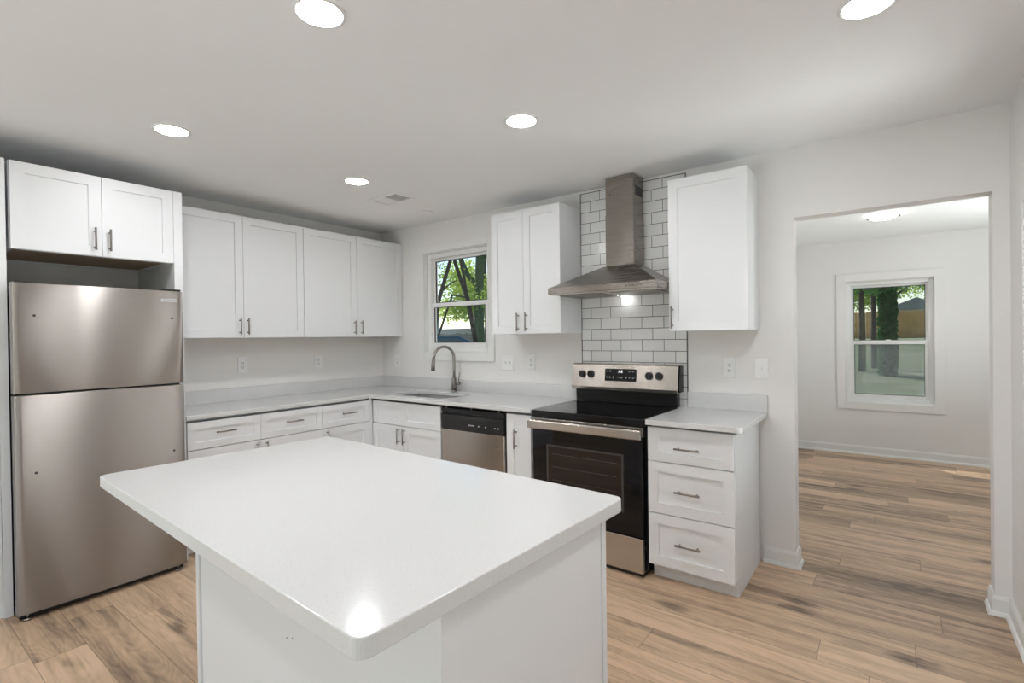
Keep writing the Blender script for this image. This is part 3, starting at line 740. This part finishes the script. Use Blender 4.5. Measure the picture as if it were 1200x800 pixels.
for k in range(5): obj('push_button', MB().cyl((.185+k*.024, -.499, .034), (.185+k*.024, -.5045, .034), .0065, 14), MNk, t)

# ------------------------------------------------------------------ island
IR = -.04120
t = thing('kitchen_island', 'white kitchen island with a large overhanging white quartz top in the foreground', 'kitchen island', (2.7863, -2.4303, 0), IR)
mb = MB(); mb.prism(rrect(-.806, .806, -.451, .451, .028, 6), 2, .876, .914)
it = obj('countertop', mb, MQ, t, bev=.003, seg=3)
# base in island coordinates: right face x=.78, back (seating side) face y=-.245, front y=.40
bx0, bx1, by0, by1 = -.434, .780, -.247, .385
obj('base_body', MB().box(bx0, bx1, by0, by1-.022, .10, .8755), MCab, t)
obj('toe_kick', MB().box(bx0+.01, bx1-.01, by0+.01, by1-.09, 0, .0995), MCab, t)
obj('back_panel', MB().box(bx0+.018, bx1-.012, by0-.010, by0-.0005, 0.001, .8755), MCab, t)
obj('side_panel', MB().box(bx1+.0005, bx1+.008, by0+.03, by1-.045, 0.001, .8755), MCab, t)
for a, b_ in ((bx0-.006, bx0+.0175), ): obj('corner_stile', MB().box(a, b_, by0-.018, by0+.02, 0.001, .8755), MCab, t, bev=.002)
obj('corner_stile', MB().box(bx1-.0115, bx1+.012, by0-.018, by0+.0295, 0.001, .8755), MCab, t, bev=.002)
obj('corner_stile', MB().box(bx1+.0005, bx1+.012, by1-.0445, by1-.022, .10, .8755), MCab, t, bev=.001)
for x in (.38, .41): obj('screw_hole', MB().cyl((x-.2, by0-.0098, .60+.01*(x>.4)), (x-.2, by0-.0106, .60+.01*(x>.4)), .002, 8), MSlot, t)
fr = bpy.data.objects.new('front', None)
def flip_front(kind, a, b_, z0, z1, hp):
    d = shaker(kind, t, 0, b_-a, z0, z1)
    d.rotation_euler = (0, 0, PI); d.location = (b_, by1-.0215, 0)
    if hp: bar_pull(d, *hp)
bpy.data.objects.remove(fr)
w3 = (bx1-bx0)/2
for i in range(2):
    a = bx0+i*w3
    flip_front('drawer', a, a+w3, .70, .872, (w3/2, .79, .13, False))
    flip_front('door', a, a+w3/2, .10, .697, (.05, .62, .13, True)); flip_front('door', a+w3/2, a+w3, .10, .697, (w3/2-.05, .62, .13, True))

# ------------------------------------------------------------------ outlets and switches
def plate(name, label, cat, loc, rz, w, hgt, kind, gangs=1, group=None):
    t = thing(name, label, cat, loc, rz, group)
    obj('cover_plate', MB().box(-w/2, w/2, -.008, -.0004, -hgt/2, hgt/2), MPlas, t, bev=.002)
    for g in range(gangs):
        x = 0 if gangs == 1 else (-.5+g)*.046
        if kind == 'outlet':
            r = obj('receptacle', MB().box(x-.017, x+.017, -.0105, -.0081, -.034, .034), MPlas, t, bev=.001)
            mb = MB()
            for z in (-.019, .016):
                mb.box(x-.008, x-.005, -.0111, -.0106, z, z+.010); mb.box(x+.005, x+.008, -.0111, -.0106, z, z+.010); mb.cyl((x, -.0111, z-.006), (x, -.0106, z-.006), .003, 10)
            obj('socket_slots', mb, MSlot, r)
        else:
            obj('toggle', MB().box(x-.005, x+.005, -.019, -.0089, -.010, .010), MPlas, t, bev=.001)
            obj('toggle_slot', MB().box(x-.007, x+.007, -.0088, -.0081, -.014, .014), MPlas, t)
    return t
GO = 'wall outlets'
plate('wall_outlet', 'white wall outlet above the left counter, nearer the refrigerator', 'outlet', (0, -1.427, 1.195), L9, .075, .130, 'outlet', group=GO)
plate('wall_outlet', 'white wall outlet above the left counter, nearer the room corner', 'outlet', (0, -.746, 1.189), L9, .075, .125, 'outlet', group=GO)
plate('wall_outlet', 'white wall outlet left of the kitchen window, by the room corner', 'outlet', (.233, 0, 1.168), 0, .078, .125, 'outlet', group=GO)
plate('wall_outlet', 'white wall outlet between the kitchen window and the range, beside the double switch', 'outlet', (1.881, 0, 1.184), 0, .078, .125, 'outlet', group=GO)
plate('wall_outlet', 'white wall outlet above the short counter right of the range', 'outlet', (3.412, 0, 1.180), 0, .075, .128, 'outlet', group=GO)
plate('light_switch', 'white double toggle light switch right of the kitchen window', 'light switch', (1.637, 0, 1.178), 0, .12, .125, 'switch', 2, 'light switches')
plate('light_switch', 'white single toggle light switch near the doorway opening', 'light switch', (3.597, 0, 1.180), 0, .080, .128, 'switch', 1, 'light switches')

# ------------------------------------------------------------------ ceiling fixtures
def disc_light(label, x, y):
    t = thing('recessed_light', label, 'ceiling light', (x, y, H), 0, 'recessed ceiling lights')
    mb = MB(); b = mb.b; n = 40
    pr = [(.086, -.0004), (.085, -.006), (.074, -.008), (.072, -.004), (.072, -.0004)]
    rg = [[b.verts.new((r*math.cos(2*PI*k/n), r*math.sin(2*PI*k/n), z)) for k in range(n)] for r, z in pr]
    for a, c in zip(rg, rg[1:]):
        for k in range(n): f = b.faces.new((a[k], a[(k+1) % n], c[(k+1) % n], c[k])); f.smooth = True
    obj('trim_ring', mb, MPlas, t)
    obj('lens', MB().cyl((0, 0, -.0006), (0, 0, -.0055), .0715, 40), MLens, t)
    return t
l0 = disc_light('largest round recessed ceiling light, touching the top edge left of centre', 2.72, -2.417)
for lab, x, y in (('round recessed ceiling light in front of the refrigerator', 1.272, -2.352), ('small round recessed ceiling light nearest the ceiling vent', 1.292, -1.237),
                  ('round recessed ceiling light in the middle, in front of the range hood', 2.749, -1.309), ('round recessed ceiling light cut by the top edge at right', 4.184, -1.318),
                  ('round recessed ceiling light above the camera, outside the frame', 4.18, -2.42), ('round recessed ceiling light behind the camera at left', 1.28, -3.75),
                  ('round recessed ceiling light behind the camera in the middle', 2.74, -3.75)):
    copy_tree(l0, (x, y, H), lab)
t = thing('flush_ceiling_light', 'round flush ceiling light with nickel clips in the far room', 'ceiling light', (4.175, 2.28, 2.45))
obj('base_ring', MB().cyl((0, 0, -.0005), (0, 0, -.018), .095, 40), MPlas, t)
obj('diffuser', MB().tube([(0, 0, -.0185), (0, 0, -.024), (0, 0, -.032), (0, 0, -.035)], [.100, .100, .085, .05], 40), MLens2, t)
for s in (-1, 1): obj('clip', MB().box(s*.112-.011, s*.112+.011, -.012, .012, -.030, -.012), MNk, t, bev=.003)
# vent
t = thing('ceiling_vent', 'white rectangular ceiling vent register with dark louvres near the back corner', 'vent', (1.11, -.79, H))
obj('frame', frame_rect(MB(), -.165, .165, -.10, .10, .026, -.004, 0), MPlas, t)
fo = t.children[0]; fo.rotation_euler = (PI/2, 0, 0); fo.location = (0, 0, -.0004)
# frame_rect is built in the xz plane; after the turn it lies flat under the ceiling
obj('duct_backing', MB().box(-.138, .138, -.073, .073, -.0012, -.0006), MSlot, t)
mb = MB()
for k in range(9):
    x = -.130+k*.0155; mb.hexa([(x, -.073, -.005), (x+.001, -.073, -.0055), (x+.001, .073, -.0055), (x, .073, -.005), (x+.0135, -.073, -.0015), (x+.0145, -.073, -.002), (x+.0145, .073, -.002), (x+.0135, .073, -.0015)])
obj('louvre_bank', mb, MPlas, t)
mb = MB()
for k in range(9):
    x = .012+k*.0138; mb.box(x, x+.0012, -.073, .073, -.0052, -.0014)
obj('louvre_bank', mb, MPlas, t)
t = thing('smoke_detector', 'small round white disc on the ceiling between the vent and the back wall', 'smoke detector', (1.033, -.333, H))
obj('cover', MB().tube([(0, 0, -.0004), (0, 0, -.010), (0, 0, -.014)], [.050, .048, .040], 32), MPlas, t)

# ------------------------------------------------------------------ outside
def gz(x, y):
    base = -.30
    if y > 5: base += (y-5)/31*1.38
    if y > 36: base = 1.08
    return base
mb = MB(); b = mb.b; xs = [-60+6*i for i in range(24)]; ys = [-30, -18, -8, 0, 4, 5, 8, 12, 18, 24, 30, 36, 44, 60, 90]
gv = [[b.verts.new((x, y, gz(x, y))) for x in xs] for y in ys]
for j in range(len(ys)-1):
    for i in range(len(xs)-1):
        b.faces.new((gv[j][i], gv[j][i+1], gv[j+1][i+1], gv[j+1][i]))
struct('ground', mb, MG)
def fence(name, label, p0, p1, hgt, m, rails, n, cap=0):
    p0 = Vector(p0); p1 = Vector(p1); d = (p1-p0); Ln = d.length; ang = math.atan2(d.y, d.x)
    t = thing(name, label, 'fence', p0, ang)
    mb = MB(); rnd = random.Random(5); w = Ln/n
    for i in range(n):
        q = p0 + d*((i+.5)/n); z0 = gz(q.x, q.y)-p0.z; hv = hgt+rnd.uniform(-.03, .03)
        mb.box(i*w+.004, (i+1)*w-.004, -.01, .01, z0, z0+hv)
    obj('boards', mb, m, t)
    for rz_ in rails: obj('rail', MB().box(0, Ln, -.05, -.011, rz_, rz_+.09), m, t)
    return t
f = fence('wooden_fence', 'tan cedar board fence seen through the far room window', (-6, 36, gz(0, 36)), (16, 36, gz(0, 36)), 1.62, MFence, (.2, .78, 1.35), 150)
f['kind'] = None if False else f.get('kind') or 'thing'; del f['kind']
fence('wooden_fence', 'weathered grey board fence behind the car, seen through the kitchen window', (-16, 14, gz(0, 14)), (-4, 14, gz(0, 14)), 1.52, MFGrey, (.3, 1.12), 60)
def leaves(mb, center, rad, n, size, rnd):
    b = mb.b; c = Vector(center)
    for _ in range(n):
        v = Vector((rnd.gauss(0, 1), rnd.gauss(0, 1), rnd.gauss(0, 1))).normalized() * (rnd.random()**.45)
        p = c + Vector((v.x*rad[0], v.y*rad[1], v.z*rad[2]))
        a = Vector((rnd.gauss(0, 1), rnd.gauss(0, 1), rnd.gauss(0, 1))).normalized(); w = a.orthogonal().normalized()
        s = size*rnd.uniform(.6, 1.3)
        b.faces.new([b.verts.new(p-w*s*.5), b.verts.new(p+a*s*.9*.5+w*0), b.verts.new(p+w*s*.5), b.verts.new(p-a*s*.9*.5)])
def tree(name, label, base, trunks, crowns, bark, leafm, n, size, seed):
    rnd = random.Random(seed); t = thing(name, label, 'tree', base, 0, 'trees in the yard')
    B0 = Vector(base)
    for i, (pts, rad) in enumerate(trunks):
        obj('trunk' if i == 0 else 'branch', MB().tube([Vector(p)-B0 for p in pts], rad, 10), bark, t)
    mb = MB(); vol = sum(c[1][0]*c[1][1]*c[1][2] for c in crowns)
    for c, r in crowns: leaves(mb, Vector(c)-B0, r, int(n*r[0]*r[1]*r[2]/vol), size, rnd)
    o = obj('foliage', mb, leafm, t)
    return t
# kitchen window yard (seen towards -x, +y)
tree('mossy_tree', 'large mossy tree trunk at the right side of the kitchen window view', (-6.42, 9, gz(0, 9)-.05),
     [([(-6.45, 9, gz(0, 9)-.1), (-6.43, 9, 1.5), (-6.42, 9, 2.8), (-6.33, 9, 4.4), (-6.2, 9, 6.5)], [.20, .165, .15, .14, .12]),
      ([(-6.42, 9, 3.0), (-6.9, 9, 3.47), (-7.15, 9, 3.97), (-7.34, 9, 4.41), (-7.5, 9, 5.4)], [.10, .085, .07, .06, .05]),
      ([(-6.36, 9, 3.9), (-6.05, 9.2, 4.3), (-5.8, 9.4, 5.0)], [.06, .05, .04])],
     [((-6.3, 9.2, 2.6), (.35, .5, .9)), ((-6.0, 9.5, 4.2), (.5, .8, 1.0)), ((-6.6, 9, 7.5), (2.6, 2.4, 1.8)), ((-5.4, 9.6, 3.6), (.4, .6, 1.2))], MMoss, ML2, 9000, .085, 1)
tree('forked_tree', 'slim tree with two leaning forked stems in the middle of the kitchen window view', (-6.0, 7, gz(0, 7)-.05),
     [([(-6.65, 7, gz(0, 7)-.1), (-6.50, 7, 1.2), (-6.23, 7, 2.49), (-5.95, 7, 3.13), (-5.67, 7, 3.76), (-5.5, 7, 4.6)], [.08, .07, .06, .055, .05, .04]),
      ([(-6.52, 7, 1.0), (-6.3, 7, 1.4), (-5.69, 7, 2.61), (-5.35, 7.0, 2.56), (-5.1, 7, 2.5)], [.04, .032, .028, .024, .018]),
      ([(-6.1, 7, 2.75), (-5.75, 7, 2.95), (-5.49, 7, 3.02)], [.025, .02, .014])],
     [((-6.2, 7.6, 3.1), (.7, .7, .5)), ((-6.6, 7.3, 3.7), (.6, .5, .5)), ((-5.9, 7, 6.4), (2.4, 2.2, 1.4)), ((-5.9, 7.4, 2.1), (.6, .5, .35))], MBark, ML1, 6500, .065, 2)
tree('leaning_tree', 'thin tree leaning left, in front of the mossy trunk in the kitchen window view', (-4.9, 7.2, gz(0, 7)-.05),
     [([(-4.75, 7.2, gz(0, 7)-.1), (-4.95, 7.1, 1.4), (-5.11, 7, 2.48), (-5.42, 7, 3.16), (-5.64, 7, 3.71), (-5.85, 7, 4.3)], [.075, .07, .062, .055, .05, .04]),
      ([(-5.15, 7, 2.6), (-5.26, 7, 3.19), (-5.41, 7, 3.7), (-5.4, 7, 4.4)], [.045, .04, .035, .03])],
     [((-5.3, 7.5, 2.55), (.55, .5, .35)), ((-4.6, 7.3, 5.6), (1.8, 1.9, 1.2))], MBark, ML1, 5000, .065, 3)
tree('leafy_tree', 'bright leafy tree beyond the grey fence in the kitchen window view', (-13.2, 17, gz(0, 17)-.05),
     [([(-13.3, 17, gz(0, 17)-.1), (-13.2, 17, 2.0), (-13.0, 17, 4), (-12.8, 17, 6)], [.16, .14, .11, .07])],
     [((-12.9, 17, 3.6), (1.9, 1.5, 1.1)), ((-14.8, 17.5, 4.6), (1.4, 1.3, 1.2)), ((-13.2, 17, 2.85), (1.9, 1, .7)), ((-15.2, 17, 3.1), (1.2, 1, .8)), ((-11.9, 18, 5.4), (1.0, 1, 1.0)), ((-10.6, 18, 3.9), (.7, 1, .9))], MBark, ML1, 9500, .12, 4)
tree('leafy_tree', 'dark green leafy tree at the left side of the kitchen window view', (-10.0, 9.5, gz(0, 9.5)-.05),
     [([(-9.9, 9.5, gz(0, 9.5)-.1), (-9.6, 9.5, 2.0), (-9.5, 9.5, 5)], [.13, .11, .07])],
     [((-9.15, 9.5, 4.2), (.6, .8, .9)), ((-9.5, 9.5, 2.6), (.55, .7, .8)), ((-9.6, 9.5, 7), (2.4, 2.4, 1.8))], MBark, ML2, 5000, .09, 5)
tree('sun_blocking_tree', 'unseen tree added beside the house to block sun from the kitchen window', (-3.95, 1.9, -.35),  # crown out of view, placed to stop sun falling on the counter
     [([(-4.0, 1.9, -.4), (-3.95, 1.95, 2.4), (-3.4, 2.4, 5.4)], [.17, .15, .11])],
     [((-2.9, 2.9, 6.6), (2.0, 1.8, 1.1))], MBark, ML2, 6000, .17, 8)
# car
t = thing('car', 'dark blue car parked in front of the grey fence, seen through the kitchen window', 'car', (-3.87, 4.02, gz(0, 4)), PI/4)
ZC = -gz(0, 6.2)
prof = [(-2.3, .30), (-2.35, .75), (-2.2, 1.0), (-1.6, 1.10), (-1.0, 1.66), (-.6, 1.76), (.85, 1.74), (1.12, 1.62), (1.62, 1.12), (2.45, .98), (2.62, .75), (2.6, .30)]
body = MB().prism([(x, z) for x, z in prof], 1, -.82, .82)
cb = obj('car_body', body, MCar, t, bev=.06, seg=3)
obj('side_window', MB().prism([(-1.3, 1.14), (-.86, 1.60), (-.1, 1.66), (-.1, 1.14)], 1, -.828, -.8205), MCarG, cb)
obj('side_window', MB().prism([(0, 1.14), (0, 1.66), (.72, 1.64), (1.0, 1.53), (1.36, 1.14)], 1, -.828, -.8205), MCarG, cb)
obj('windshield', MB().hexa([(1.16, -.68, 1.60), (1.16, .68, 1.60), (1.14, .68, 1.58), (1.14, -.68, 1.58), (1.60, -.74, 1.16), (1.60, .74, 1.16), (1.58, .74, 1.14), (1.58, -.74, 1.14)]), MCarG, cb)
for x in (-1.5, 1.65):
    for y in (-.80, .80): obj('wheel', MB().cyl((x, y-.1, .33), (x, y+.1, .33), .33, 24), MTyre, t, bev=.03)
# neighbouring houses
def house(name, label, x0, x1, y0, y1, z0, wh, rh, wm, rm, ridge_x=True):
    t = thing(name, label, 'house', ((x0+x1)/2, (y0+y1)/2, z0)); w = (x1-x0)/2; d = (y1-y0)/2
    obj('wall', MB().box(-w, w, -d, d, 0, wh), wm, t)
    mb = MB()
    if ridge_x: mb.prism([(-d-.4, wh), (d+.4, wh), (0, wh+rh)], 0, -w-.3, w+.3)
    else: mb.prism([(-w-.4, wh), (w+.4, wh), (0, wh+rh)], 1, -d-.3, d+.3)
    obj('roof', mb, rm, t)
    for s in (-.5, .3): 
        f = obj('window', MB().box(s*w, s*w+1.0, -d-.03, -d-.001, 1.0, 2.0), MWhH, t); obj('pane', MB().box(s*w+.06, s*w+.94, -d-.04, -d-.031, 1.06, 1.94), MCarG, f)
    return t
house('house', 'grey gabled house roof beyond the cedar fence in the far room window', 3.9, 7.4, 48, 54, gz(0, 48)-.2, 2.35, .95, MWhH, MRoofG, False)
house('house', 'white building low behind the grey fence in the kitchen window', -26, -17, 24, 30, gz(0, 24)-.9, 2.45, .22, MWhH, MRoofR)
house('house', 'pale blue house at the left of the kitchen window view', -30, -21.3, 19, 22, gz(0, 19)-.1, 3.4, .9, MHouse, MRoofR)
# far room window yard
tree('bare_trunk_tree', 'leftmost slim dark trunk in the far room window view', (3.43, 16, gz(0, 16)-.05),
     [([(3.43, 16, gz(0, 16)-.1), (3.44, 16, 1.6), (3.42, 16, 2.8), (3.35, 16, 4.6)], [.11, .085, .08, .07])],
     [((3.45, 16, 3.0), (.9, .8, .42)), ((3.1, 16.4, 4.2), (1.3, 1.2, .9))], MBark, ML2, 5200, .075, 21)
tree('bare_trunk_tree', 'second slim dark trunk, beside the ivy-covered trunk in the far room window view', (3.7, 17, gz(0, 17)-.05),
     [([(3.72, 17, gz(0, 17)-.1), (3.71, 17, 1.6), (3.71, 17, 2.8), (3.75, 17, 4.6)], [.10, .08, .075, .065])],
     [((3.8, 17, 3.05), (.7, .7, .45))], MBark, ML2, 2600, .075, 22)
tv = tree('ivy_covered_tree', 'thick tree trunk wrapped in dark ivy in the far room window view', (4.09, 15, gz(0, 15)-.05),
     [([(4.09, 15, gz(0, 15)-.1), (4.09, 15, 1.6), (4.09, 15, 2.8), (4.05, 15, 4.6)], [.17, .14, .13, .12]),
      ([(4.12, 15, 2.35), (4.45, 15, 2.60), (4.68, 15, 2.83), (4.95, 15, 3.0)], [.04, .032, .025, .018])],
     [((4.1, 15, 2.72), (.6, .7, .32)), ((4.6, 15.2, 2.85), (.6, .6, .25)), ((4.1, 15, 4.2), (1.6, 1.5, 1.0)), ((4.15, 15, 3.1), (.9, .8, .35))], MBark, ML2, 7500, .07, 23)
mb = MB(); rnd = random.Random(4); b = mb.b
for _ in range(2600):
    a = rnd.uniform(0, 2*PI); z = rnd.uniform(gz(0, 15)-.05, 3.0); rr = rnd.uniform(.13, .23)
    p = Vector((rr*math.cos(a), rr*math.sin(a), z-(gz(0, 15)-.05))); a1 = Vector((rnd.gauss(0, 1), rnd.gauss(0, 1), rnd.gauss(0, 1))).normalized(); w = a1.orthogonal(); s = rnd.uniform(.03, .06)
    b.faces.new([b.verts.new(p-w*s), b.verts.new(p+a1*s), b.verts.new(p+w*s), b.verts.new(p-a1*s)])
obj('ivy', mb, ML3, tv)
tree('leafy_tree', 'bright yellow-green tree overhanging the cedar fence at the right of the far room window', (7.2, 27, gz(0, 27)-.05),
     [([(7.2, 27, gz(0, 27)-.1), (7.0, 27, 2.4), (6.4, 27, 4.4)], [.2, .17, .12])],
     [((5.3, 26, 3.7), (1.2, 1.2, .8)), ((6.0, 27, 5.2), (2.0, 1.8, 1.2)), ((5.0, 26, 4.6), (.9, .8, .4))], MBark, ML1, 6500, .10, 24)
tree('leafy_tree', 'distant green tree line behind the cedar fence, left of the grey roof', (1.0, 42, gz(0, 42)-.05),
     [([(1.0, 42, gz(0, 42)-.1), (1.0, 42, 3.4), (1.2, 42, 6.4)], [.2, .17, .12])],
     [((1.9, 42, 4.3), (3.0, 2, 1.3)), ((2.4, 42, 6.6), (3.0, 2.5, 1.6))], MBark, ML1, 7000, .20, 25)
